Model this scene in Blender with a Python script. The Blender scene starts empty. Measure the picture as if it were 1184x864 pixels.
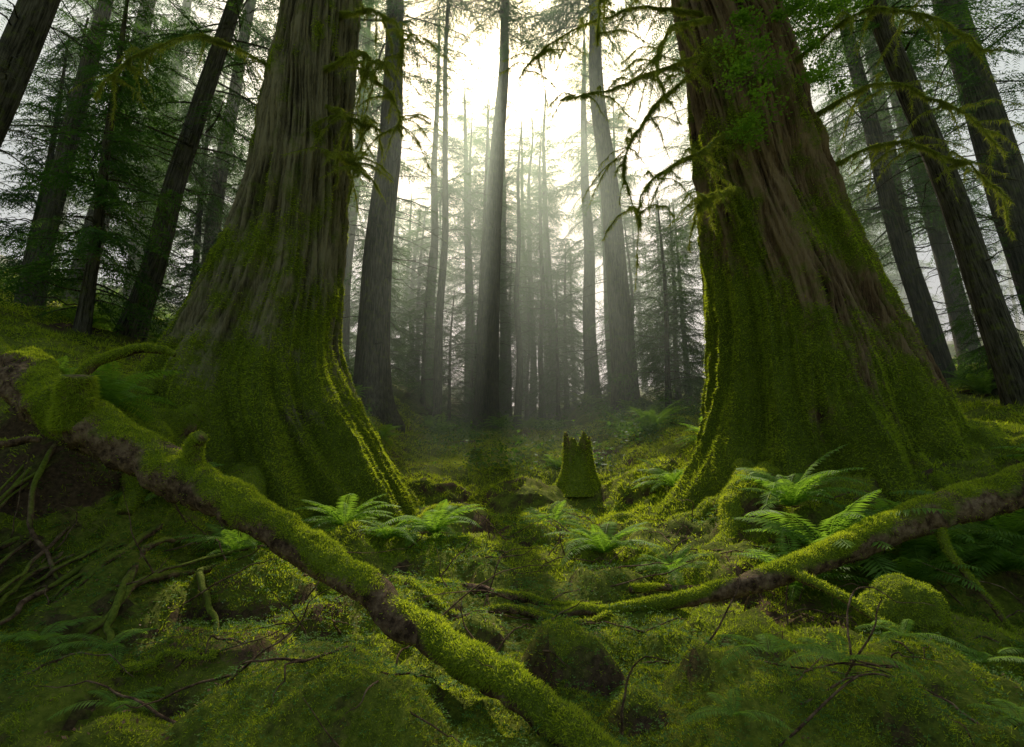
import bpy, math, numpy as np
from mathutils import Vector
rng=np.random.default_rng(7)
S=bpy.context.scene
S.view_settings.view_transform='Standard'; S.view_settings.look='None'; S.view_settings.exposure=0
# ---------------- noise ----------------
def _h(ix,iy,iz):
    n=(ix.astype(np.int64)*374761393+iy.astype(np.int64)*668265263+iz.astype(np.int64)*2147483647)&0xffffffff
    n=((n^(n>>13))*1274126177)&0xffffffff
    n=((n^(n>>16))*2246822519)&0xffffffff
    return ((n^(n>>15))&0xffffff)/float(0xffffff)
def vn(x,y,z):
    x,y,z=np.broadcast_arrays(np.asarray(x,float),np.asarray(y,float),np.asarray(z,float))
    ix,iy,iz=np.floor(x),np.floor(y),np.floor(z)
    fx,fy,fz=x-ix,y-iy,z-iz
    fx=fx*fx*(3-2*fx);fy=fy*fy*(3-2*fy);fz=fz*fz*(3-2*fz)
    r=0
    for a in (0,1):
        for b in (0,1):
            for c in (0,1):
                r=r+_h(ix+a,iy+b,iz+c)*(fx if a else 1-fx)*(fy if b else 1-fy)*(fz if c else 1-fz)
    return r
def fbm(x,y,z,o=4):
    s=0;a=.5;t=0
    for i in range(o):
        s=s+a*vn(x,y,z);t+=a;a*=.5;x=x*2.03+17.1;y=y*2.03+5.3;z=z*2.03+9.7
    return s/t
def ss(v,a,b):
    t=np.clip((v-a)/(b-a),0,1);return t*t*(3-2*t)
# ---------------- terrain ----------------
YP=[-400,-20,0,3,4.5,5.5,7,8,10,13,16,20,40,80,150,400]
ZP=[-2,-.3,0,0,.06,.16,.36,.5,.82,1.4,1.95,2.7,5.6,11,20,45]
HUM=[(-1.1,3.45,.75,.38),(.45,4.35,.38,.36),(.75,3.7,.2,.16),(-2.2,4.4,.6,.28),(1.7,3.6,.5,.14),(-.6,7.2,.9,.3),(.3,8.6,.6,.28),
     (-1.9,7.0,.8,.5),(2.0,7.6,.6,.35),(1.5,8.8,.5,.3),(2.6,6.7,.7,.32),(-.9,9.5,.7,.35),(-2.6,5.9,.6,.4),(2.9,4.5,.8,.14),(-3.6,5.3,.7,.4),
     (-1.0,5.6,.6,.2),(1.0,6.3,.5,.22),(3.8,5.3,.6,.14),(0.2,11.5,.9,.35),(2.6,11.5,.8,.35),(-1.9,12,1.0,.5),(-5.2,6.6,.8,.35),(-3.0,7.3,.6,.35),
     (-3.0,3.9,.45,.28),(-2.0,3.3,.4,.2),(1.9,4.9,.45,.22),(1.0,7.6,.4,.25),(-.2,6.4,.35,.2),(-1.6,8.4,.5,.3),(3.0,7.6,.5,.3),(-3.9,4.3,.5,.3),
     (2.5,8.1,.45,.3),(3.3,8.0,.5,.35),(1.9,8.3,.35,.25),(3.6,7.1,.4,.25),(2.1,9.2,.5,.3),(1.3,4.0,.3,.2),(2.4,3.5,.4,.2),(-.3,5.0,.3,.18),(-1.7,5.2,.35,.2)]
def hgt(x,y):
    x=np.asarray(x,float);y=np.asarray(y,float)
    z=np.interp(y,YP,ZP)
    z=z+1.9*ss(y,4.9,6.9)*ss(-x,2.4,5.6)
    z=z+.30*np.clip(-x-5.5,0,60)*ss(y,5,10)+.25*np.clip(-x-4,0,3)*ss(y,-1,3)*0.5
    z=z+1.05*ss(y,5.6,8.4)*ss(x,1.9,4.8)
    z=z+.16*np.clip(x-5.5,0,60)*ss(y,4,10)
    z=z+(fbm(x/5,y/5,1.5,3)-.5)*np.interp(np.abs(y),[0,10,30,100],[.25,.7,2.2,5])
    n=fbm(x/.75,y/.75,3.3,3); z=z+ (1-np.abs(2*n-1)*1.6)*.26-.14
    z=z+(fbm(x/.18,y/.18,7.3,3)-.5)*.13
    for (hx,hy,r,h) in HUM:
        d=np.sqrt((x-hx)**2+(y-hy)**2)/r
        z=z+h*np.clip(1-d*d,0,1)**.8*(d<1)
    return z
# ---------------- mesh helpers ----------------
def mk(name,V,groups,mats,smooth=True,attr=None,parent=None,loc=None,attr2=None):
    me=bpy.data.meshes.new(name)
    V=np.asarray(V,np.float32);me.vertices.add(len(V));me.vertices.foreach_set('co',V.ravel())
    loops=[];st=[];tot=[];mi=[];o=0
    for F,m in groups:
        F=np.asarray(F)
        if len(F)==0: continue
        k=F.shape[1];loops.append(F.ravel());st.append(o+np.arange(len(F))*k);tot.append(np.full(len(F),k));mi.append(np.full(len(F),m));o+=F.size
    loops=np.concatenate(loops);st=np.concatenate(st);tot=np.concatenate(tot);mi=np.concatenate(mi)
    me.loops.add(len(loops));me.loops.foreach_set('vertex_index',loops.astype(np.int32))
    me.polygons.add(len(st));me.polygons.foreach_set('loop_start',st.astype(np.int32))
    me.polygons.foreach_set('loop_total',tot.astype(np.int32))
    me.polygons.foreach_set('material_index',mi.astype(np.int32))
    me.polygons.foreach_set('use_smooth',np.full(len(st),smooth))
    for nm,at in (('moss',attr),('ridge',attr2)):
        if at is not None:
            a=me.attributes.new(nm,'FLOAT','POINT');a.data.foreach_set('value',np.asarray(at,np.float32))
    me.update(calc_edges=True)
    for m in mats: me.materials.append(m)
    ob=bpy.data.objects.new(name,me);S.collection.objects.link(ob)
    if parent is not None: ob.parent=parent
    if loc is not None: ob.location=loc
    return ob
def link(name,me,loc,rot=(0,0,0),sc=1,parent=None):
    ob=bpy.data.objects.new(name,me);S.collection.objects.link(ob);ob.location=loc;ob.rotation_euler=rot;ob.scale=(sc,)*3
    if parent is not None: ob.parent=parent
    return ob
def empty(name,loc=(0,0,0)):
    o=bpy.data.objects.new(name,None);S.collection.objects.link(o);o.location=loc;return o
def gridfaces(nr,nc,wrap):
    i=np.arange(nr-1)[:,None];j=np.arange(nc if wrap else nc-1)[None,:]
    j2=(j+1)%nc
    return np.stack([i*nc+j,i*nc+j2,(i+1)*nc+j2,(i+1)*nc+j],-1).reshape(-1,4)
def q2t(Q): return np.concatenate([Q[:,[0,1,2]],Q[:,[0,2,3]]])
def nrm(a): return a/np.maximum(np.linalg.norm(a,axis=-1,keepdims=True),1e-9)
def fuzz(V,T,w,n,h0,h1,wd,grav=0.,spread=.7,szfn=None):
    A=V[T[:,0]];B=V[T[:,1]];C=V[T[:,2]]
    N=np.cross(B-A,C-A);ar=np.linalg.norm(N,axis=1)/2;N=nrm(N)
    p=ar*w;
    if p.sum()<=0: return np.zeros((0,3)),np.zeros((0,3),int)
    p=p/p.sum();k=rng.choice(len(T),n,p=p)
    u=rng.random((n,2));f=u.sum(1)>1;u[f]=1-u[f]
    P=A[k]+(B[k]-A[k])*u[:,:1]+(C[k]-A[k])*u[:,1:]
    nn=N[k]
    d=nrm(nn+rng.normal(0,spread,(n,3))*.8+np.array([0,0,-grav]))
    s=nrm(np.cross(d,rng.normal(0,1,(n,3))))
    sz=szfn(P)if szfn else np.ones(n)
    h=(rng.uniform(h0,h1,n)*sz)[:,None];ww=(rng.uniform(.6,1.2,n)*wd*sz)[:,None]
    P=P-nn*.004
    VV=np.stack([P-s*ww/2,P+s*ww/2,P+d*h],1).reshape(-1,3)
    return VV,np.arange(n*3).reshape(-1,3)
def cat(parts):
    Vs=[];Fs=[];o=0
    for V,F in parts:
        Vs.append(V);Fs.append(F+o);o+=len(V)
    return np.concatenate(Vs),np.concatenate(Fs)
def catmull(P,n):
    P=np.asarray(P,float);m=len(P)
    Q=np.vstack([2*P[0]-P[1],P,2*P[-1]-P[-2]])
    t=np.linspace(0,m-1-1e-6,n);i=t.astype(int);f=(t-i)[:,None]
    a,b,c,d=Q[i],Q[i+1],Q[i+2],Q[i+3]
    return .5*((2*b)+(-a+c)*f+(2*a-5*b+4*c-d)*f**2+(-a+3*b-3*c+d)*f**3)
def tube(P,R,n=60,k=20,amp=.15,sc=.15,jit=0.,mossbias=0.,jf=.12):
    pr=np.column_stack([np.asarray(P,float),np.asarray(R,float)])
    C=catmull(pr,n);R=np.maximum(C[:,3],.002);C=C[:,:3].copy()
    if jit>0:
        C=C+jit*(np.stack([fbm(np.arange(n)*jf,q,C[0,0]*7,2) for q in (1.5,7.5,13.5)],1)-.5)*2*np.linspace(.2,1,n)[:,None]
    T=nrm(np.gradient(C,axis=0))
    u=nrm(np.cross(T[0],[0.1,0.2,1.0]));U=[]
    for t in T:
        u=u-t*np.dot(u,t);u=u/np.linalg.norm(u);U.append(u)
    U=np.array(U);W=np.cross(T,U)
    th=np.linspace(0,2*np.pi,k,endpoint=False)
    D=U[:,None]*np.cos(th)[None,:,None]+W[:,None]*np.sin(th)[None,:,None]
    X=C[:,None]+D*R[:,None,None]
    nz=fbm(X[...,0]/sc,X[...,1]/sc,X[...,2]/sc,3)-.5
    X=C[:,None]+D*(R[:,None,None]*(1+amp*2*nz[...,None]))
    V=X.reshape(-1,3);F=gridfaces(n,k,True)
    V=np.vstack([V,C[0],C[-1]]);a=len(V)-2
    j=np.arange(k)
    caps=np.concatenate([np.column_stack([np.full(k,a),(j+1)%k,j]),np.column_stack([np.full(k,a+1),(n-1)*k+j,(n-1)*k+(j+1)%k])])
    big=fbm(X[...,0]/.45,X[...,1]/.45,X[...,2]/.45,2)
    ms=np.clip(.35+.75*D[...,2]+(big-.5)*2.2+mossbias,0,1).reshape(-1);ms=np.concatenate([ms,[.2,.2]])
    F=F[:,::-1]; caps=caps[:,::-1]
    q=F[len(F)//2];nn=np.cross(V[q[1]]-V[q[0]],V[q[2]]-V[q[0]]);cc=C[min(n-1,int((q[0]//k)))]
    if np.dot(nn,V[q[0]]-cc)<0: F=F[:,::-1];caps=caps[:,::-1]
    return V,F,caps,ms
# ---------------- materials ----------------
def newmat(name):
    m=bpy.data.materials.new(name);m.use_nodes=True;nt=m.node_tree;nt.nodes.clear()
    return m,nt,nt.nodes,nt.links
def ramp(nt,fac,cols):
    r=nt.nodes.new('ShaderNodeValToRGB');e=r.color_ramp.elements
    while len(e)<len(cols): e.new(.5)
    for i,(p,c) in enumerate(cols): e[i].position=p;e[i].color=(*c,1)
    nt.links.new(fac,r.inputs['Fac']);return r.outputs['Color']
def noise(nt,vec,scale,detail=5,rough=.6):
    n=nt.nodes.new('ShaderNodeTexNoise');n.inputs['Scale'].default_value=scale;n.inputs['Detail'].default_value=detail;n.inputs['Roughness'].default_value=rough
    nt.links.new(vec,n.inputs['Vector']);return n.outputs['Fac']
def math_(nt,op,a,b,clamp=False):
    n=nt.nodes.new('ShaderNodeMath');n.operation=op;n.use_clamp=clamp
    for i,v in enumerate((a,b)):
        if hasattr(v,'links'): nt.links.new(v,n.inputs[i])
        else: n.inputs[i].default_value=v
    return n.outputs[0]
def mrange(nt,v,a,b):
    mr=nt.nodes.new('ShaderNodeMapRange');mr.inputs[1].default_value=a;mr.inputs[2].default_value=b;nt.links.new(v,mr.inputs[0]);return mr.outputs[0]
def mixc(nt,f,a,b):
    n=nt.nodes.new('ShaderNodeMixRGB')
    for i,v in zip((0,1,2),(f,a,b)):
        if hasattr(v,'links'): nt.links.new(v,n.inputs[i])
        else: n.inputs[i].default_value=v if i==0 else (*v,1)
    return n.outputs[0]
def leafmat(name,cols,trans=.4,tcol=None,rough=.6,patch=1.2):
    m,nt,N,L=newmat(name)
    g=N.new('ShaderNodeNewGeometry')
    f=noise(nt,g.outputs['Position'],patch,3)
    f2=math_(nt,'ADD',math_(nt,'MULTIPLY',g.outputs['Random Per Island'],.5),math_(nt,'MULTIPLY',f,.75))
    f2=math_(nt,'SUBTRACT',f2,.12,True)
    c=ramp(nt,f2,[(i/(len(cols)-1),q) for i,q in enumerate(cols)])
    p=N.new('ShaderNodeBsdfPrincipled');p.inputs['Roughness'].default_value=rough;p.inputs['Specular IOR Level'].default_value=.25
    L.new(c,p.inputs['Base Color'])
    t=N.new('ShaderNodeBsdfTranslucent')
    tc=N.new('ShaderNodeMixRGB');tc.blend_type='MULTIPLY';tc.inputs[0].default_value=1;L.new(c,tc.inputs[1]);tc.inputs[2].default_value=(*(tcol or (1.6,1.7,.7)),1);L.new(tc.outputs[0],t.inputs['Color'])
    x=N.new('ShaderNodeMixShader');x.inputs[0].default_value=trans;L.new(p.outputs[0],x.inputs[1]);L.new(t.outputs[0],x.inputs[2])
    o=N.new('ShaderNodeOutputMaterial');L.new(x.outputs[0],o.inputs['Surface']);return m
def barkmat(name,cols,mosscols,zs=.05,scale=20,useattr=True,bump=.04,bias=0.,ridge=False):
    m,nt,N,L=newmat(name)
    tc=N.new('ShaderNodeTexCoord');mp=N.new('ShaderNodeMapping');mp.inputs['Scale'].default_value=(1,1,zs);L.new(tc.outputs['Object'],mp.inputs['Vector'])
    f=noise(nt,mp.outputs[0],scale,8,.7);f2=noise(nt,tc.outputs['Object'],1.3,4);f3=noise(nt,tc.outputs['Object'],38,6,.7)
    mp2=N.new('ShaderNodeMapping');mp2.inputs['Scale'].default_value=(1,1,.14);L.new(tc.outputs['Object'],mp2.inputs['Vector'])
    ff=noise(nt,mp2.outputs[0],55,6,.75)
    if ridge:
        ar=N.new('ShaderNodeAttribute');ar.attribute_name='ridge'
        s=math_(nt,'ADD',math_(nt,'ADD',math_(nt,'ADD',math_(nt,'MULTIPLY',f,.30),math_(nt,'MULTIPLY',ff,.30)),math_(nt,'MULTIPLY',f2,.14)),math_(nt,'MULTIPLY',ar.outputs['Fac'],.27))  # ridge term darkens furrows: crevice shade painted into the bark colour
    else: s=math_(nt,'ADD',math_(nt,'MULTIPLY',f,.8),math_(nt,'MULTIPLY',f2,.2))
    bc=ramp(nt,s,[(.41,cols[0]),(.5,cols[1]),(.60,cols[2])])
    mc=ramp(nt,math_(nt,'ADD',math_(nt,'MULTIPLY',f3,.6),math_(nt,'MULTIPLY',f2,.4)),[(.3,mosscols[0]),(.5,mosscols[1]),(.7,mosscols[2])])
    f4=noise(nt,tc.outputs['Object'],5,6,.7)
    if useattr:
        at=N.new('ShaderNodeAttribute');at.attribute_name='moss';base=at.outputs['Fac']
    else: base=.35+bias
    k=math_(nt,'ADD',base,math_(nt,'MULTIPLY',math_(nt,'SUBTRACT',f4,.5),1.5))
    c=mixc(nt,mrange(nt,k,.30,.70),bc,mc)
    p=N.new('ShaderNodeBsdfPrincipled');p.inputs['Roughness'].default_value=.9;p.inputs['Specular IOR Level'].default_value=.15;L.new(c,p.inputs['Base Color'])
    b=N.new('ShaderNodeBump');b.inputs['Strength'].default_value=1;b.inputs['Distance'].default_value=bump
    hh=math_(nt,'ADD',math_(nt,'ADD',f,math_(nt,'MULTIPLY',ff,.6)),math_(nt,'MULTIPLY',f3,.3));L.new(hh,b.inputs['Height']);L.new(b.outputs[0],p.inputs['Normal'])
    o=N.new('ShaderNodeOutputMaterial');L.new(p.outputs[0],o.inputs['Surface']);return m
MOSSC=[(.05,.065,.01),(.17,.21,.022),(.36,.38,.05)]
M_barkL=barkmat('bark_grey_cedar',[(.022,.017,.009),(.15,.12,.062),(.38,.31,.17)],MOSSC,bump=.07,ridge=True)
M_barkR=barkmat('bark_red_cedar',[(.025,.014,.008),(.17,.098,.048),(.38,.25,.13)],MOSSC,bump=.07,ridge=True)
M_barkF=barkmat('bark_conifer',[(.03,.025,.016),(.10,.085,.057),(.18,.155,.115)],MOSSC,zs=.08,scale=26,useattr=False,bias=-.08)
M_log=barkmat('bark_fallen_log',[(.05,.027,.015),(.17,.10,.055),(.32,.21,.12)],MOSSC,zs=1,scale=12,bump=.02)
M_moss=leafmat('moss_fuzz',[(.085,.125,.012),(.25,.31,.025),(.43,.47,.042),(.60,.58,.07)],.5,patch=1.6)
M_mossd=leafmat('moss_hanging',[(.15,.17,.03),(.29,.31,.05),(.45,.45,.08)],.5)
M_need=leafmat('conifer_needles',[(.028,.07,.018),(.065,.14,.032),(.12,.20,.045)],.5,patch=.6)
M_fern=leafmat('fern_leaf',[(.10,.19,.03),(.19,.31,.05),(.28,.42,.065)],.5,patch=3)
M_leaf=leafmat('broad_leaf',[(.10,.19,.03),(.19,.31,.045),(.30,.42,.06)],.5,patch=3)
M_clov=leafmat('clover_leaf',[(.045,.12,.02),(.10,.20,.03),(.17,.28,.04)],.4,patch=3)
def groundmat():
    m,nt,N,L=newmat('moss_ground')
    g=N.new('ShaderNodeNewGeometry');P=g.outputs['Position']
    a=noise(nt,P,1.1,5);b=noise(nt,P,22,6,.7);c_=noise(nt,P,.55,4)
    f=math_(nt,'ADD',math_(nt,'MULTIPLY',a,.5),math_(nt,'MULTIPLY',b,.5))
    mc=ramp(nt,f,[(.32,(.035,.05,.009)),(.5,(.15,.18,.02)),(.68,(.35,.36,.045))])
    br=ramp(nt,b,[(.3,(.03,.02,.012)),(.6,(.13,.08,.042)),(.75,(.22,.15,.085))])
    k1=mrange(nt,math_(nt,'ADD',c_,math_(nt,'MULTIPLY',math_(nt,'SUBTRACT',b,.5),.3)),.57,.64)
    sx=N.new('ShaderNodeSeparateXYZ');L.new(g.outputs['True Normal'],sx.inputs[0])
    k2=mrange(nt,math_(nt,'ADD',sx.outputs[2],math_(nt,'MULTIPLY',a,.3)),.78,.58)
    k=math_(nt,'MAXIMUM',k1,k2,True)
    c=mixc(nt,k,mc,br)
    p=N.new('ShaderNodeBsdfPrincipled');p.inputs['Roughness'].default_value=.95;p.inputs['Specular IOR Level'].default_value=.1;L.new(c,p.inputs['Base Color'])
    bp=N.new('ShaderNodeBump');bp.inputs['Strength'].default_value=1;bp.inputs['Distance'].default_value=.03;L.new(b,bp.inputs['Height']);L.new(bp.outputs[0],p.inputs['Normal'])
    o=N.new('ShaderNodeOutputMaterial');L.new(p.outputs[0],o.inputs['Surface']);return m
M_ground=groundmat()
# ---------------- ground ----------------
def axis(fine0,fine1,step,lo,hi):
    a=list(np.arange(fine0,fine1,step));s=step;v=a[-1]
    while v<hi: s*=1.09;v+=s;a.append(v)
    s=step;v=a[0];pre=[]
    while v>lo: s*=1.12;v-=s;pre.append(v)
    return np.array(pre[::-1]+a)
xs=axis(-6.5,6.8,.04,-420,420);ys=axis(2.6,11.5,.036,-60,420)
X,Y=np.meshgrid(xs,ys);Z=hgt(X,Y)
GV=np.stack([X,Y,Z],-1).reshape(-1,3);GF=gridfaces(len(ys),len(xs),False)
mk('ground',GV,[(GF,0)],[M_ground])
c=GV[GF].mean(1);selm=(np.abs(c[:,0])<c[:,1]*1.05+.5)&(c[:,1]>2.3)&(c[:,1]<24)
GT=q2t(GF[selm]);cc=GV[GT].mean(1)
gn=nrm(np.cross(GV[GT[:,1]]-GV[GT[:,0]],GV[GT[:,2]]-GV[GT[:,0]]))[:,2]
dist=np.maximum(np.hypot(cc[:,0],cc[:,1]),3)
bare=fbm(cc[:,0]*.8,cc[:,1]*.8,4.4,3);clm=fbm(cc[:,0]*9,cc[:,1]*9,2.4,2)
w=1/dist**2*np.where(bare>.58,.12,1)*(.15+ss(clm,.35,.6))*(.15+ss(gn,.45,.7))
szf=lambda P:np.clip(np.hypot(P[:,0],P[:,1])/4.5,.75,3.5)
a=fuzz(GV,GT,w,370000,.012,.042,.009,0,.9,szf)
mk('moss_carpet',a[0],[(a[1],0)],[M_moss],smooth=False)
def clover(n,sel):
    P=[]
    while len(P)<n:
        x=rng.uniform(-6,6);y=rng.uniform(2.8,11)
        if abs(x)>y: continue
        if rng.random()>(3.2/y)**1.6: continue
        if sel(x,y): P.append((x,y))
    P=np.array(P);z=hgt(P[:,0],P[:,1]);h=rng.uniform(.02,.07,n)
    C=np.column_stack([P,z+h]);a0=rng.uniform(0,6.28,n);r=rng.uniform(.012,.026,n)*np.clip(P[:,1]/4,.9,2)
    Vs=[];tilt=rng.normal(0,.25,(n,2))
    for k in range(3):
        a=a0+k*2.094
        def pt(rad,da,dz):
            dx=np.cos(a+da)*rad*r;dy=np.sin(a+da)*rad*r
            return np.column_stack([C[:,0]+dx,C[:,1]+dy,C[:,2]+dz*r+dx*tilt[:,0]+dy*tilt[:,1]])
        Vs.append(np.stack([pt(.05,0,0),pt(.85,-.5,.12),pt(.8,0,-.1),pt(.85,.5,.12)],1))
    V=np.concatenate(Vs).reshape(-1,3);F=np.arange(len(V)).reshape(-1,4);return V,F
V,F=clover(14000,lambda x,y: (vn(x*.9,y*.9,2.2)>.42) if y<6 else vn(x*1.1,y*1.1,5.2)>.62)
mk('clover_patch',V,[(F,0)],[M_clov],smooth=False)
# ---------------- giant trees ----------------
def giant(name,keys,lobes,mat,seed,mossfn,fz,H=34):
    k=np.array(keys,float)
    zt=np.concatenate([np.arange(k[0,0],12.4,.03),np.linspace(12.5,H,60)])
    kk=np.vstack([k,[H,k[-1,1]+.3*np.sign(-k[-1,1]),k[-1,2],.15]])
    cx=np.interp(zt,kk[:,0],kk[:,1]);cy=np.interp(zt,kk[:,0],kk[:,2]);R=np.interp(zt,kk[:,0],kk[:,3])
    ker=np.hanning(25);ker/=ker.sum()
    sm=lambda a:np.convolve(np.pad(a,12,mode='edge'),ker,'valid')
    cx,cy,R=sm(cx),sm(cy),sm(R)
    n=520;th=np.linspace(0,2*np.pi,n,endpoint=False)
    TH,ZZ=np.meshgrid(th,zt);RR=R[:,None]*np.ones_like(TH)
    co,si=np.cos(TH),np.sin(TH)
    tw=TH+.05*ZZ+.25*(vn(ZZ/2.5,seed,0)-.5)
    ct,st_=np.cos(tw),np.sin(tw)
    fl=fbm(ct*2.0+seed,st_*2.0,ZZ/5,2)-.5
    fl2=1-np.abs(2*vn(ct*4.2+seed+9,st_*4.2,ZZ/3.5)-1)
    lowf=1+.8*np.exp(-(ZZ-k[0,0])/2.5)
    r=RR*(1+.24*fl*lowf+.18*(fl2-.5)*lowf)
    for (t0,wd,A,hs) in lobes:
        d=(TH-t0+.06*(ZZ-k[0,0])+np.pi)%(2*np.pi)-np.pi
        r=r+A*np.exp(-(d/wd)**2)*np.exp(-np.maximum(ZZ-k[0,0],0)/hs)
    wx=.25*(fbm(ct*3,st_*3,ZZ/1.2+seed,2)-.5)
    rid=1-np.abs(2*vn(ct*15+wx*8+seed,st_*15+wx*8,ZZ/2.2)-1)
    rid2=1-np.abs(2*vn(ct*32+seed+wx*8,st_*32,ZZ/.9+3)-1)
    fine=fbm(ct*RR*14,st_*RR*14,ZZ*6,2)-.5
    r=r+.10*(rid**1.5-.5)+.05*(rid2-.5)+.03*fine
    rg=.55*rid**1.3+.45*rid2
    mz=mossfn(TH,ZZ,co,si)+(fbm(co*2.5+seed,si*2.5,ZZ/.8,4)-.5)*1.5
    mz=np.clip(mz,0,1)
    r=r+.15*mz*fbm(co*RR*3.2,si*RR*3.2,ZZ*2.6,4)
    V=np.stack([cx[:,None]+co*r,cy[:,None]+si*r,ZZ],-1).reshape(-1,3)
    F=gridfaces(len(zt),n,True)
    ob=mk(name,V,[(F,0)],[mat],attr=mz.ravel(),attr2=rg.ravel())
    T=q2t(F);c=V[T].mean(1);sel=(c[:,2]<11)&(c[:,1]<cy[0]+.8);T=T[sel];w=ss(mz.ravel()[T[:,0]],.35,.75)
    f=fuzz(V,T,w,fz,.012,.05,.012,.35,.8,lambda P:np.full(len(P),1.6))
    mk('trunk_moss',f[0],[(f[1],0)],[M_moss],smooth=False,parent=ob)
    return ob
def mossL(TH,Z,co,si): return 1.0*np.exp(-np.maximum(Z-1.9,0)/2.3)+.19+.22*ss(-co,.3,.9)*(Z<7)
def mossR(TH,Z,co,si): return .95*np.exp(-np.maximum(Z-1.7,0)/2.3)+.20+.45*ss(-co,.35,.9)*ss(-Z,-12,-2)
TL=giant('giant_cedar_tree',[(.6,-4.3,10.2,1.95),(1.4,-4.35,10.2,1.88),(2.4,-4.65,10.2,1.74),(3.2,-4.83,10.2,1.50),(4.0,-4.8,10.2,1.25),(5.75,-4.5,10.2,.96),(7.6,-4.29,10.2,.83),(9.6,-4.21,10.2,.75),(11.7,-4.11,10.2,.68),(20,-3.8,10.2,.58)],
   [(-.55,.2,1.5,.9),(-1.05,.13,1.0,.8),(-1.6,.14,.9,.9),(-2.2,.16,1.1,1.1),(3.0,.24,1.7,1.4),(.3,.25,.5,.8),(1.5,.3,.5,.8)],M_barkL,3.3,mossL,130000)
TR=giant('giant_cedar_tree',[(.6,5.6,10.2,2.05),(1.5,5.66,10.2,1.92),(2.4,5.70,10.2,1.72),(3.2,5.64,10.2,1.56),(4.0,5.52,10.2,1.42),(5.75,5.23,10.2,1.22),(7.6,5.0,10.2,1.09),(9.6,4.8,10.2,1.0),(11.7,4.52,10.2,.91),(20,4.1,10.2,.7)],
   [(-2.75,.2,2.0,1.1),(-2.2,.14,1.0,.9),(-1.65,.12,1.0,.9),(-1.1,.13,1.1,.8),(-.4,.2,1.9,1.0),(.5,.3,.4,.8),(1.9,.3,.5,.8)],M_barkR,8.1,mossR,150000)
def mossy_tube(name,P,R,parent=None,mat=M_log,nf=8000,n=90,k=28,amp=.2,grav=.2,h=(.012,.04),bias=0.,wd=.011,fm=M_moss,jit=0,sc=.15,jf=.12):
    V,F,caps,ms=tube(P,R,n,k,amp,sc,jit,bias,jf)
    ob=mk(name,V,[(F,0),(caps,0)],[mat],attr=ms,parent=parent)
    T=q2t(F);f=fuzz(V,T,ss(ms[T[:,0]],.35,.65)+.02,nf,h[0],h[1],wd,grav,.8)
    if len(f[0]): mk('moss_cover' ,f[0],[(f[1],0)],[fm],smooth=False,parent=ob)
    return ob
def onground(pts,off):
    p=np.array(pts,float);return np.column_stack([p,hgt(p[:,0],p[:,1])+np.asarray(off)])
for pts,R in [([(-3.2,9.0),(-2.4,8.4),(-1.6,8.1),(-.8,8.1),(0,7.9),(.6,7.4)],[.4,.28,.2,.15,.10,.05]),
              ([(-4.0,8.4),(-3.5,7.4),(-2.8,6.6),(-2.1,6.2),(-1.5,6.0),(-.9,6.1)],[.34,.24,.17,.12,.08,.03]),
              ([(-2.6,8.6),(-1.9,9.0),(-1.1,9.3),(-.3,9.2)],[.25,.18,.12,.05]),
              ([(-5.6,8.9),(-6.3,8.1),(-7.0,7.7),(-7.8,7.6)],[.42,.3,.2,.08]),
              ([(-4.9,8.6),(-4.9,7.6),(-4.5,6.9),(-4.2,6.2)],[.36,.26,.18,.07])]:
    mossy_tube('root',onground(pts,-.05),R,TL,nf=16000,n=140,k=36,bias=.3,amp=.5,sc=.3,jit=.18,jf=.05,h=(.015,.05))
for pts,R in [([(3.9,9.0),(3.1,8.8),(2.3,8.7),(1.6,8.9),(.7,9.1)],[.36,.25,.2,.15,.06]),
              ([(4.0,8.7),(3.2,8.0),(2.6,7.4),(1.8,7.3),(1.2,7.1),(.5,7.0)],[.26,.19,.15,.12,.08,.03]),
              ([(7.2,8.9),(7.8,8.2),(8.5,7.9),(9.4,7.6)],[.4,.26,.18,.08]),
              ([(5.9,8.3),(6.1,7.6),(6.7,7.1),(7.3,6.9)],[.25,.18,.13,.05])]:
    mossy_tube('root',onground(pts,-.10),R,TR,nf=16000,n=140,k=36,bias=.3,amp=.55,sc=.3,jit=.2,jf=.05,h=(.015,.05))
DB_R=[[(4.1,9.6,9.9),(2.75,9.0,9.0),(1.75,8.6,8.3),(.75,8.3,7.85)],[(4.1,9.4,8.0),(3.3,8.8,7.2),(2.35,8.6,6.5),(2.05,8.5,5.6)],
      [(3.9,9.5,9.7),(2.6,9.0,8.2),(1.95,8.8,7.0),(2.1,8.7,5.9)],[(3.8,9.4,11.0),(2.4,8.8,10.6),(1.6,8.2,9.8),(1.4,8,8.7)],
      [(4.1,9.2,6.7),(3.4,8.7,6.3),(3.1,8.6,6.0)],[(5.4,9.2,9.4),(6.3,8.4,9.7),(7.1,8.0,9.1),(7.8,7.7,8.2)],[(3.9,9.3,10.4),(2.9,8.7,9.6),(2.5,8.4,8.6),(2.6,8.3,7.8)],
      [(3.9,9.6,10.8),(2.4,9.3,10.6),(1.0,9.2,9.9),(.1,9.2,9.0)],[(5.7,9.4,8.3),(6.7,8.9,8.6),(7.7,8.6,7.9),(8.3,8.5,7.0)],[(5.8,9.4,7.2),(6.9,9,7.5),(7.9,8.8,6.9),(8.5,8.7,6.1)]]
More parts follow.
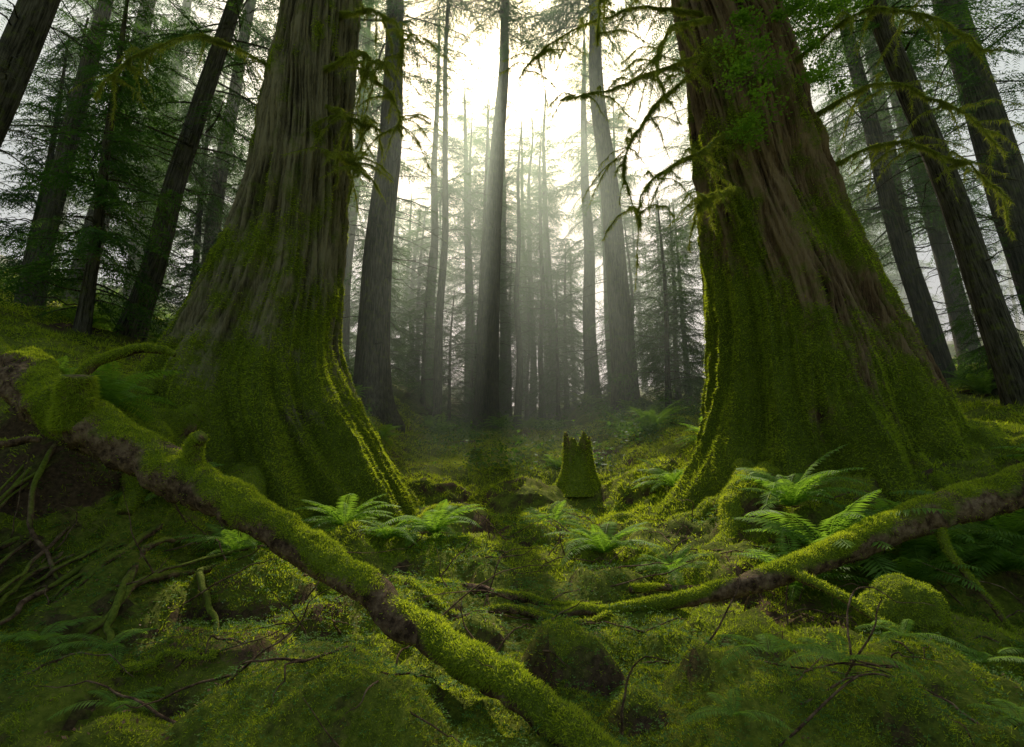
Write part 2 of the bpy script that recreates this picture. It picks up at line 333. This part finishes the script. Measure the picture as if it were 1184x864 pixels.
DB_L=[[(-3.6,9.8,11.0),(-2.65,9.4,10.6),(-2.15,9.2,10.0),(-2.05,9.1,9.2)],[(-3.6,9.8,10.0),(-2.8,9.4,9.3),(-2.15,9.2,8.4),(-2.05,9.2,7.8)],
      [(-3.6,9.6,8.7),(-3.0,9.4,8.25),(-2.5,9.3,8.0)],[(-3.6,9.6,7.7),(-3.05,9.4,7.4),(-2.65,9.3,7.0)],[(-3.7,9.6,9.5),(-2.9,9.2,9.5),(-2.3,9,9.0)],
      [(-4.8,9.6,9.6),(-5.9,9.1,9.8),(-6.9,8.9,9.2),(-7.5,8.8,8.3)]]
def sidetw(P,R0,par):
    P=np.array(P)
    V,F,caps,ms=tube(P,np.linspace(R0,.008,len(P)),60,10,.3,.08,.16,.4,.15)
    parts=[(V,F)];C=catmull(P,20)
    for _ in range(16):
        i=rng.integers(4,19);b=C[i];d=rng.normal(0,1,3);d[2]=-abs(d[2])*.5-.1;d/=np.linalg.norm(d);l=rng.uniform(.25,1.1)
        V2,F2,_,_=tube([b,b+d*l*.5+[0,0,.02],b+d*l+[0,0,-.3*l]],[.008,.005,.002],14,6,.2,.05,.06,0,.4)
        parts.append((V2,F2))
    V,F=cat(parts)
    ob=mk('mossy_branch',V,[(F,0)],[M_log],attr=np.full(len(V),.75),parent=par)
    f=fuzz(V,q2t(F),.3+fbm(V[q2t(F)[:,0]][:,0]*5,V[q2t(F)[:,0]][:,1]*5,V[q2t(F)[:,0]][:,2]*5,2)**3*8,11000,.015,.13,.010,1.5,.6)
    mk('hanging_moss',f[0],[(f[1],0)],[M_mossd],smooth=False,parent=ob)
for P in DB_R: sidetw(P,.028,TR)
for P in DB_L: sidetw(P,.026,TL)
# ---------------- fallen logs ----------------
LG=mossy_tube('fallen_log',[(-5.6,6.2,2.75),(-4.6,5.6,2.22),(-3.14,5.2,1.59),(-1.86,4.7,1.06),(-1.02,4.3,.67),(-.41,3.9,.42),(.04,3.5,.27),(.45,3.12,.10),(.8,2.7,.0)],
   [.26,.25,.20,.15,.12,.11,.105,.10,.10],nf=65000,n=220,k=40,amp=.36,bias=.05,jit=.12,jf=.05,wd=.010)
mossy_tube('stub',[(-4.25,5.35,2.0),(-4.22,5.3,2.3),(-4.2,5.25,2.5)],[.17,.16,.13],LG,nf=7000,n=24,k=24,amp=.3,bias=.6,grav=.6,h=(.02,.07))
mossy_tube('stub',[(-2.9,5.1,1.6),(-2.88,5.05,1.82),(-2.8,5.0,1.9)],[.08,.07,.06],LG,nf=2500,n=20,k=16,amp=.3,bias=.6,grav=.5)
LR=mossy_tube('fallen_log',[(7.4,6.3,2.0),(5.6,6.0,1.5),(4.02,5.8,1.08),(2.83,5.6,.73),(2.1,5.5,.53),(1.28,5.5,.36),(.6,5.5,.3),(.1,5.6,.28)],
   [.2,.19,.16,.12,.09,.06,.045,.03],nf=44000,n=200,k=32,amp=.28,bias=.05,jit=.12,jf=.05,wd=.010)
mossy_tube('limb',[(2.6,5.55,.68),(2.9,5.1,.5),(3.1,4.7,.3),(3.35,4.4,.2)],[.05,.04,.035,.02],LR,nf=2500,n=40,k=12,bias=.2,jit=.03)
mossy_tube('limb',[(4.3,5.8,1.15),(4.25,5.6,.8),(4.4,5.4,.4),(4.5,5.3,.15)],[.045,.035,.03,.02],LR,nf=2500,n=40,k=12,bias=.3,jit=.04)
for P,R in [([(-1.0,5.6),(-.5,5.3),(0,5.45),(.5,5.2),(.9,5.35)],[.05,.045,.04,.03,.015]),([(-.8,6.1),(-.2,5.8),(.3,5.6),(.9,5.7)],[.05,.05,.035,.02]),
            ([(1.2,5.9),(1.9,6.2),(2.6,6.1)],[.04,.03,.02]),([(-3.3,4.3),(-2.5,4.0),(-2.0,4.1)],[.03,.025,.012])]:
    mossy_tube('fallen_branch',onground(P,.05),R,None,nf=2500,n=60,k=12,bias=-.15,jit=.10)
mossy_tube('fallen_branch',[(-6.4,6.4,3.4),(-5.5,6.0,2.75),(-4.7,5.7,2.3)],[.05,.07,.08],None,nf=3000,n=50,k=14,bias=.1,jit=.08)
mossy_tube('fallen_branch',[(-4.9,5.9,2.4),(-4.6,6.0,2.8),(-4.1,6.0,2.95),(-3.8,6.1,2.9)],[.06,.06,.05,.03],None,nf=4000,n=50,k=14,bias=.5,jit=.08)
mossy_tube('fallen_branch',[(-5.8,5.0,1.3),(-5.0,4.9,1.7),(-4.3,5.1,1.9)],[.05,.05,.03],None,nf=2000,n=40,k=14,bias=0,jit=.12)
parts=[];MS=[]
for i in range(26):
    x=rng.uniform(-5.8,-2.6);y=rng.uniform(5.6,6.4);z=float(hgt(x,y))+.02
    x2=x+rng.normal(0,.5);y2=y-rng.uniform(.7,1.3);z2=float(hgt(x2,y2))-.03
    xm=(x+x2)/2+rng.normal(0,.2);ym=(y+y2)/2-rng.uniform(.0,.2);zm=max(float(hgt(xm,ym))+.05,(z+z2)/2)
    r0=rng.uniform(.012,.045);V,F,_,ms=tube([(x,y+.15,z),(xm,ym,zm),(x2,y2,z2)],[r0,r0*.8,r0*.5],40,9,.25,.08,.12,0,.15);parts.append((V,F));MS.append(ms[:len(V)]-.1)
V,F=cat(parts);mk('exposed_roots',V,[(F,0)],[M_log],attr=np.clip(np.concatenate(MS),0,1))
parts=[]
for i in range(220):
    x=rng.uniform(-5,5);y=rng.uniform(3,8.5)
    if abs(x)>y*.95: continue
    a=rng.uniform(0,6.28);l=rng.uniform(.3,1.3);z=float(hgt(x,y));up=rng.uniform(-.02,.6) if rng.random()<.55 else .03
    d=np.array([math.cos(a),math.sin(a)*.6,0])*l
    p0=np.array([x,y,z]);p2=p0+d;p2[2]=float(hgt(p2[0],p2[1]))+up;p1=(p0+p2)/2+rng.normal(0,.1,3);p1[2]=max(p1[2],float(hgt(p1[0],p1[1]))+.02)
    V,F,_,_=tube([p0,p1,p2],[.009,.006,.002],18,5,.1,.1,.08,0,.3);parts.append((V,F))
V,F=cat(parts);mk('fallen_twigs',V,[(F,0)],[M_log],attr=np.full(len(V),.1))
n=9000;x=rng.uniform(-5,5,n);y=3+7*rng.random(n)**1.6;k=(np.abs(x)<y)&(fbm(x*.8,y*.8,4.4,3)>.5);x,y=x[k],y[k];n=len(x)
P=np.column_stack([x,y,hgt(x,y)+.02]);d=nrm(rng.normal(0,1,(n,3))*[1,1,.3]);s=nrm(np.cross(d,[0,0,1.]+rng.normal(0,.3,(n,3))));l=rng.uniform(.01,.035,n)[:,None]
V=np.stack([P,P+d*l*.5-s*l*.3,P+d*l,P+d*l*.5+s*l*.3],1).reshape(-1,3)
M_lit=leafmat('dead_leaf',[(.08,.04,.02),(.18,.10,.045),(.30,.20,.09)],.2,(1.2,1,.7))
mk('leaf_litter',V,[(np.arange(len(V)).reshape(-1,4),0)],[M_lit],smooth=False)
# ---------------- boulder ----------------
def blob(name,c,r,nf,mat,parent=None):
    n,k=60,80;ph=np.linspace(0.001,np.pi-.001,n);th=np.linspace(0,2*np.pi,k,endpoint=False)
    PH,TH=np.meshgrid(ph,th,indexing='ij');D=np.stack([np.sin(PH)*np.cos(TH),np.sin(PH)*np.sin(TH),np.cos(PH)],-1)
    q=1+.55*(fbm(D[...,0]*1.6+c[0],D[...,1]*1.6,D[...,2]*1.6,3)-.5)+.08*(fbm(D[...,0]*9,D[...,1]*9,D[...,2]*9,2)-.5)
    V=(D*q[...,None]*np.array(r)+np.array(c)).reshape(-1,3);F=gridfaces(n,k,True)
    ob=mk(name,V,[(F[:,::-1],0)],[mat],attr=np.clip(.9+.4*D[...,2],0,1).ravel())
    f=fuzz(V,q2t(F[:,::-1]),np.ones(len(F)*2),nf,.01,.03,.011,.1,.8)
    mk('moss_cover',f[0],[(f[1],0)],[M_moss],smooth=False,parent=ob);return ob
g=lambda x,y:float(hgt(x,y))
blob('mossy_boulder',(3.35,5.05,g(3.35,5.05)+.14),(.33,.28,.27),12000,M_log)
blob('mossy_boulder',(-5.3,4.9,g(-5.3,4.9)+.2),(.8,.55,.6),22000,M_log)
# ---------------- broken stump ----------------
def stump(x,y,r,h,s):
    n=96;nr=40;th=np.linspace(0,2*np.pi,n,endpoint=False);t=np.linspace(0,1,nr)
    TH,T=np.meshgrid(th,t);top=h*(.62+.42*vn(np.cos(TH)*1.3+s,np.sin(TH)*1.3,1)+.28*(vn(np.cos(TH)*5+s,np.sin(TH)*5,2)-.4))
    R=r*(1+1.1*np.exp(-T*4)*(.6+.8*vn(np.cos(TH)*2.2+s,np.sin(TH)*2.2,5))+.25*(vn(np.cos(TH)*3+s,np.sin(TH)*3,T*2)-.5)+.12*(vn(np.cos(TH)*9+s,np.sin(TH)*9,T)-.5)-.15*T)
    V=np.stack([x+np.cos(TH)*R,y+np.sin(TH)*R,g(x,y)-.15+T*top],-1)
    T2=np.linspace(1,.55,8)[:,None]*np.ones(n)[None];R2=R[-1][None]*np.linspace(.85,.15,8)[:,None]
    V2=np.stack([x+np.cos(th)[None]*R2,y+np.sin(th)[None]*R2,g(x,y)-.15+T2*top[:8]],-1)
    V=np.concatenate([V,V2]).reshape(-1,3);F=gridfaces(nr+8,n,True)
    ms=np.clip(.95-((V[:,2]-g(x,y))/h)*.6,0,1)
    ob=mk('tree_stump',V,[(F,0)],[M_log],attr=ms)
    f=fuzz(V,q2t(F),ms[q2t(F)[:,0]]**2,6000,.03,.07,.025,.1,.8);mk('moss_cover',f[0],[(f[1],0)],[M_moss],smooth=False,parent=ob)
stump(1.4,12.0,.32,1.3,2.2);stump(-1.0,15.5,.16,.6,5.2)
# ---------------- ferns ----------------
def fernmesh(name,nf,L,seed,flat=0.):
    r=np.random.default_rng(seed);Vs=[]
    for i in range(nf):
        az=i*2.399+r.uniform(-.3,.3);l=L*r.uniform(.65,1.1);up=r.uniform(.6,1.35)*(1-flat)
        n=34;t=np.linspace(.02,1,n);ang=up-t*r.uniform(1.0,1.7)
        dx=np.cos(ang);dz=np.sin(ang);px=np.cumsum(dx)*l/n;pz=np.cumsum(dz)*l/n
        side=r.uniform(-.25,.25);py=side*l*t*t
        C=np.column_stack([px,py,pz]);T=nrm(np.gradient(C,axis=0));Sd=nrm(np.cross([0,0,1],T));Nn=np.cross(T,Sd)
        wl=l*.17*np.sin(np.pi*np.clip(t*.93+.07,0,1))**.7+.004
        ca,sa=math.cos(az),math.sin(az);Rm=np.array([[ca,-sa,0],[sa,ca,0],[0,0,1]])
        for sg in(-1,1):
            d=nrm(Sd*sg+T*.35-Nn*.25+r.normal(0,.07,(n,3)))
            b=C;w_=T*(l/n*.45)
            tip=C+d*wl[:,None]-[0,0,.01];mid=C+d*wl[:,None]*.4
            q=np.stack([b-w_*.6,mid-w_,tip,mid+w_],1)
            Vs.append(q.reshape(-1,3)@Rm.T)
        rv=np.stack([C-Sd*.003,C+Sd*.003],1)
        k=np.arange(n-1);q=np.stack([rv[k,0],rv[k,1],rv[k+1,1],rv[k+1,0]],1);Vs.append(q.reshape(-1,3)@Rm.T)
    V=np.concatenate(Vs);F=np.arange(len(V)).reshape(-1,4)
    ob=mk(name,V,[(F,0)],[M_fern],smooth=False);me=ob.data;bpy.data.objects.remove(ob);return me
FM=[fernmesh('sword_fern',24,.85,s) for s in(1,2,3)]
BR=fernmesh('bracken',6,.6,9,.35)
for i,(x,y,s) in enumerate([(3.6,6.5,1.6),(4.7,6.6,1.5),(3.0,6.15,1.0),(1.15,7.2,.95),(-1.0,7.4,1.0),(.65,9.4,.8),(-2.2,7.5,.95),(-3.0,6.4,1.0),(3.0,10.4,1.0),
      (5.8,6.7,1.5),(-1.5,6.9,.6),(4.2,6.15,1.1),(-4.9,6.6,1.1),(6.7,6.9,1.4),(7.6,7.6,1.2),(-6.4,7.6,1.0),(-5.9,7.3,1.0),(-4.0,6.6,.9),(1.8,6.5,.6),(5.3,6.3,1.2),(3.6,7.3,1.2)]):
    link('sword_fern',FM[i%3],(x,y,g(x,y)+.10),(rng.uniform(-.15,.15),rng.uniform(-.15,.15),i*1.3),s)
for i,(x,y,s) in enumerate([(1.6,3.7,.75),(2.2,4.0,.8),(2.9,4.4,.7),(-2.4,3.7,.6),(1.2,3.3,.5),(-2.9,4.3,.7),(3.6,4.6,.7),(-3.5,4.4,.8),(4.2,4.7,.8),(3.1,3.7,.7)]):
    link('bracken_fern',BR,(x,y,g(x,y)+.14),(0,0,i*2.1+.4),s)
def leafcloud(cs,n,size):
    i=rng.integers(0,len(cs),n);c=np.array(cs)[i];P=c[:,:3]+rng.normal(0,1,(n,3))*c[:,3:4]*[1,1,.6]
    d=nrm(rng.normal(0,1,(n,3))*[1,1,.35]);s=nrm(np.cross(d,[0,0,1.]+rng.normal(0,.4,(n,3))));l=(rng.uniform(.6,1.2,n)*size)[:,None]
    V=np.stack([P,P+d*l*.5-s*l*.35,P+d*l,P+d*l*.5+s*l*.35],1).reshape(-1,3);return V,np.arange(n*4).reshape(-1,4)
U=empty('undergrowth')
for i in range(120):
    y=rng.uniform(11,32);x=rng.uniform(-y*.95,y*.95)
    if abs(x)<4 and y<17 and rng.random()<.6: continue
    link('fern',FM[i%3],(x,y,g(x,y)),(0,0,rng.uniform(0,6)),rng.uniform(.6,1.4),U)
cs=[]
for i in range(170):
    y=rng.uniform(13,34);x=rng.uniform(-y*.9,y*.9);cs.append((x,y,g(x,y)+.2,rng.uniform(.2,.55)))
V,F=leafcloud(cs,45000,.11);mk('shrubs',V,[(F,0)],[M_clov],smooth=False)
cs=[];
for a,b,n in [((4.5,9.0,11.8),(4.1,8.6,8.4),14),((5.0,8.9,11.6),(5.5,8.3,8.2),16),((5.2,8.9,10.2),(6.1,8.2,9.6),8),((4.5,8.9,8.9),(4.3,8.6,7.3),8),((5.6,8.4,11.4),(7.0,7.8,10.8),10)]:
    for t in np.linspace(0,1,n):
        p=np.array(a)*(1-t)+np.array(b)*t+rng.normal(0,.16,3);cs.append((*p,rng.uniform(.06,.2)))
V,F=leafcloud(cs,8000,.07);mk('leafy_branch',V,[(F,0)],[M_leaf],smooth=False,parent=TR)
# ---------------- conifers ----------------
def spray(r,L,droop,up,leaf=.115,sp=.11,lsp=.06):
    Vl=[];Vs=[];r0=r.uniform(0,6)
    n=10;t=np.linspace(0,1,n);f=lambda t:np.stack([L*t,.06*L*np.sin(t*3+r0),L*(up*t-droop*t*t)],-1)
    C=f(t)
    for a in range(n-1):
        w0=.008*(1-t[a])*L+.004;w1=.008*(1-t[a+1])*L+.003
        Vs.append([C[a]+[0,-w0,0],C[a]+[0,w0,0],C[a+1]+[0,w1,0],C[a+1]+[0,-w1,0]])
        Vs.append([C[a]+[0,0,-w0],C[a]+[0,0,w0],C[a+1]+[0,0,w1],C[a+1]+[0,0,-w1]])
    tt=np.arange(.10,1,sp/L)
    for ti in tt:
        for sg in(-1,1):
            if r.random()<.15: continue
            b=f(np.array(ti));l=(L*.34*(1-ti)**.7*min(1,ti*4)*r.uniform(.55,1.15))+.10
            an=math.radians(r.uniform(42,70));d=np.array([math.cos(an),sg*math.sin(an),r.uniform(-.45,.0)])
            s=np.arange(.02,l,lsp)
            c=b+d*s[:,None];c[:,2]-=.8*s*s/max(l,.3)*r.uniform(.3,1.4)
            for s2 in(-1,1):
                m=len(s);a2=np.radians(r.uniform(30,65,m))*s2
                dd=np.column_stack([d[0]*np.cos(a2)-d[1]*np.sin(a2),d[0]*np.sin(a2)+d[1]*np.cos(a2),r.uniform(-1.0,.1,m)])
                ll=(leaf*r.uniform(.6,1.2,m)*np.clip(1.2-s/l*.5,.4,1))[:,None]
                Vl.append(np.stack([c-d*.018,c+d*.018,c+dd*ll],1).reshape(-1,3))
    return np.concatenate(Vl),np.array(Vs).reshape(-1,3)
rs=np.random.default_rng(11)
LS=[.7,1.3,2.1,3.1,4.2]
SPR=[[spray(rs,l,rs.uniform(.2,.55),rs.uniform(0,.25)) for _ in range(3)] for l in LS]
def crown(name,H,z0,Lmax,nb,seed,shape=.8,dead=25,zd=2,gap=.25,low=0):
    r=np.random.default_rng(seed);VL=[];VB=[]
    for i in range(nb+low):
        if i<nb: u=(i+r.random())/nb;z=z0+(H-z0)*u**.9
        else: u=.35;z=r.uniform(zd+2,z0)
        az=r.uniform(0,6.283)
        if vn(z*.6,seed*3.1+az*.8,0.)<gap*r.uniform(.6,1.6): continue
        L=Lmax*(1-u)**shape*r.uniform(.5,1.1)*(.6+.4*min(1,u*8+.3))+.3
        if i>=nb: L*=.6
        li=int(np.argmin([abs(math.log(L/q)) for q in LS]));sc=L/LS[li];k=r.integers(0,3);pt=r.uniform(-.35,.12)+.4*u*(i<nb);ro=r.uniform(-.6,.6)
        cp,sp_=math.cos(pt),math.sin(pt);ca,sa=math.cos(az),math.sin(az);cr,sr=math.cos(ro),math.sin(ro)
        Ry=np.array([[cp,0,-sp_],[0,1,0],[sp_,0,cp]]);Rx=np.array([[1,0,0],[0,cr,-sr],[0,sr,cr]]);Rz=np.array([[ca,-sa,0],[sa,ca,0],[0,0,1]])
        M=(Rz@Ry@Rx)*sc
        VL.append(SPR[li][k][0]@M.T+[0,0,z]);VB.append(SPR[li][k][1]@M.T+[0,0,z])
    for i in range(dead):
        z=r.uniform(zd,z0+(H-z0)*.3);az=r.uniform(0,6.283);L=r.uniform(.5,1.0)*Lmax*.6
        t=np.linspace(0,1,8);C=np.column_stack([L*t*math.cos(az),L*t*math.sin(az),z+.1*L*t-.35*L*t*t*r.uniform(.3,1.6)])+r.normal(0,.03,(8,3))
        for a in range(7):
            w=.018*(1-t[a])+.004
            for dv in ([0,0,1],[-math.sin(az),math.cos(az),0]):
                dv=np.array(dv)*w;VB.append(np.array([C[a]-dv,C[a]+dv,C[a+1]+dv*.8,C[a+1]-dv*.8]))
            if a>2:
                for _ in range(2):
                    q=C[a]+r.normal(0,.22,3);q[2]-=.15;VB.append(np.array([C[a],C[a]+[0,0,.01],q+[0,0,.006],q]))
    A=np.concatenate(VL);B=np.concatenate(VB)
    FA=np.arange(len(A)).reshape(-1,3);FB=np.arange(len(B)).reshape(-1,4)+len(A)
    ob=mk(name,np.vstack([A,B]),[(FA,0),(FB,1)],[M_need,M_barkF],smooth=False);me=ob.data;bpy.data.objects.remove(ob);return me
CR={'A':crown('crown',27,9,4.0,120,1,gap=.3),'B':crown('crown',24,4.5,4.0,135,2,gap=.28,dead=40,zd=1.5),'C':crown('crown',9,.7,2.3,130,3,shape=.9,dead=5,gap=.1,zd=.5),
    'D':crown('crown',27,12,2.6,55,4,dead=50,gap=.35),'E':crown('crown',25,6.5,3.7,115,5,dead=30,gap=.3),
    'H1':crown('crown',26,13.3,5.0,115,6,dead=50,gap=.26,shape=.5,low=5),'H2':crown('crown',29,17.8,4.8,95,7,dead=60,gap=.26,shape=.5,low=4),'H3':crown('crown',31,22.3,4.6,80,8,dead=65,gap=.26,shape=.5,low=3)}  # H crowns: height and spread shaped to shade the foreground, leaving mid-ground sunlit
HH={'A':27,'B':24,'C':9,'D':27,'E':25,'H1':26,'H2':29,'H3':31}
def trunkmesh(r0,H,seed):
    n=28;zt=np.concatenate([np.linspace(-.8,2,12),np.linspace(2.3,H,34)]);th=np.linspace(0,2*np.pi,n,endpoint=False)
    TH,ZZ=np.meshgrid(th,zt);R=r0*np.clip(1-ZZ/H,0,1)**.75*.95+.02
    R=R*(1+.7*np.exp(-np.maximum(ZZ+.5,0)/.7)*(.5+vn(np.cos(TH)*2+seed,np.sin(TH)*2,0)))+r0*.12*(fbm(np.cos(TH)*3+seed,np.sin(TH)*3,ZZ/1.5,3)-.5)
    bx=.4*(vn(ZZ/5,seed,3.)-.5)*ss(ZZ,0,5);
    V=np.stack([np.cos(TH)*R+bx,np.sin(TH)*R,ZZ],-1).reshape(-1,3);return V,gridfaces(len(zt),n,True)
def conifer(x,y,lean,r0,kind,sc=1,leany=0,seed=None,parent=None,name='conifer_tree'):
    H=HH[kind];V,F=trunkmesh(r0/sc,H,seed or x*3.1+y)
    ob=mk(name,V,[(F,0)],[M_barkF]);ob.location=(x,y,g(x,y)-.1);ob.rotation_euler=(leany,math.atan(lean),0);ob.scale=(sc,)*3
    if parent: ob.parent=parent
    link('crown',CR[kind],(0,0,0),(0,0,(x*7+y*3)%6.28),1,ob);return ob
for a in [(-4.6,18,.005,.58,'H1',1),(-1.25,27,.03,.62,'H3',1),(4.7,22.5,-.05,.55,'H2',1),(4.7,32,0,.45,'A',.95),(-3.4,25,.0,.2,'H3',.95),(8.2,18.5,-.06,.3,'H1',1.05),
          (-9.3,13,.19,.27,'B',.95),(-10.6,9.2,.2,.33,'A',1),(10.3,11,-.19,.28,'A',.9),(12.7,16,-.13,.3,'B',1),(14.6,14.2,-.12,.55,'E',1.1),
          (17,20,-.12,.35,'B',1),(-14,17,.08,.35,'B',1),(-12.3,13.5,.06,.25,'B',.9),(-7.8,23,.02,.3,'A',1),(9.8,25,-.03,.35,'E',1),(-5.0,33,.0,.33,'A',1),(-3.2,40,0,.3,'E',1.0),(1.6,43,0,.3,'A',1),
          (6.9,37,-.02,.4,'A',1.1),(-9.5,30,.02,.4,'E',1.1),(1.9,35,0,.2,'E',.85),(.3,32,.01,.22,'E',.8),(-2.2,36,.02,.3,'B',1.0),(3.0,39,-.02,.34,'E',1.05),(-17,24,.03,.4,'E',1),(12,27,0,.4,'E',1.1),(-.8,47,0,.45,'E',1.3),(-2.5,53,0,.4,'A',1.3),(1.0,58,0,.4,'E',1.4),(3.2,50,0,.3,'B',1.2),(-11,19,.03,.3,'B',1.05),(15.5,20,-.05,.3,'B',1.1)]:
    conifer(*a)
for (x,y,s) in [(6.0,21,1.0),(-7.4,15.5,.9),(-9.0,11.2,1.0),(9.2,16.5,.8),(-11.5,19,1.1),(8.2,27,1.2),(-6,25,1.1),(13.2,21,1.1),(-13,14,.9),(2.6,31,.9),(-3.2,28,.8),(11.5,13,.6),(-16,22,1.3),(10,31,1.4),(-9,33,1.4),(5.2,28,.7),(-.2,42,1.5),(-7,40,1.6),(5,44,1.6),
    (-2.4,32,1.0),(3.6,36,1.3),(-4.4,27,.9),(6.6,30,1.2),(12.5,24,1.3),(-12,26,1.4),(1.0,37,1.1)]:
    conifer(x,y,0,.11*s,'C',s,name='young_conifer')
DF=empty('distant_forest')
pts=[]
k=0
while len(pts)<60 and k<5000:
    k+=1;y=rng.uniform(38,85);x=rng.uniform(-y*.95,y*.95)
    if any((x-a)**2+(y-b)**2<14 for a,b in pts): continue
    pts.append((x,y))
for i,(x,y) in enumerate(pts):
    conifer(x,y,rng.uniform(-.04,.04),rng.uniform(.15,.5),'ABEAC'[i%5],rng.uniform(.8,1.15) if i%5!=4 else rng.uniform(1,1.8),parent=DF)
for T,x in((TL,-3.9),(TR,4.3)):
    link('crown',CR['A'],(x,10.2,11),(0,0,1.),.95,T)
# ---------------- mist ----------------
def mist():
    m,nt,N,L=newmat('mist');v=N.new('ShaderNodeVolumeScatter');v.inputs['Color'].default_value=(.86,1,.82,1);v.inputs['Density'].default_value=.0155;v.inputs['Anisotropy'].default_value=.5
    o=N.new('ShaderNodeOutputMaterial');L.new(v.outputs[0],o.inputs['Volume'])
    x0,x1,y0,y1,z0,z1=-85,85,11.8,100,-6,22
    V=[(x0,y0,z0),(x1,y0,z0),(x1,y1,z0),(x0,y1,z0),(x0,y0,z1),(x1,y0,z1),(x1,y1,z1),(x0,y1,z1)]
    F=[(0,3,2,1),(4,5,6,7),(0,1,5,4),(1,2,6,5),(2,3,7,6),(3,0,4,7)]
    mk('mist',V,[(np.array(F),0)],[m],smooth=False)
mist()
# ---------------- light ----------------
EL,AZ=math.radians(47),math.radians(-2)
W=bpy.data.worlds.new('World');S.world=W;W.use_nodes=True;nt=W.node_tree;bg=nt.nodes['Background']
sk=nt.nodes.new('ShaderNodeTexSky');sk.sky_type='NISHITA';sk.sun_disc=False;sk.sun_elevation=EL;sk.sun_rotation=AZ;sk.dust_density=4;sk.air_density=1
mx=nt.nodes.new('ShaderNodeMixRGB');mx.blend_type='MULTIPLY';mx.inputs[0].default_value=1;mx.inputs[2].default_value=(1,1.0,.8,1)
nt.links.new(sk.outputs[0],mx.inputs[1]);nt.links.new(mx.outputs[0],bg.inputs[0]);bg.inputs[1].default_value=.15
sl=bpy.data.lights.new('sun','SUN');sl.energy=5;sl.angle=math.radians(.5);sl.color=(1,.94,.78)
so=bpy.data.objects.new('sun',sl);S.collection.objects.link(so)
d=Vector((math.sin(AZ)*math.cos(EL),math.cos(AZ)*math.cos(EL),math.sin(EL)));so.rotation_euler=d.to_track_quat('Z','Y').to_euler();so.location=(0,0,40)
cam=bpy.data.cameras.new('camera');co=bpy.data.objects.new('camera',cam);S.collection.objects.link(co);S.camera=co
co.location=(0,0,1.5);co.rotation_euler=(math.radians(101),0,0);cam.lens=19.46;cam.clip_end=2000
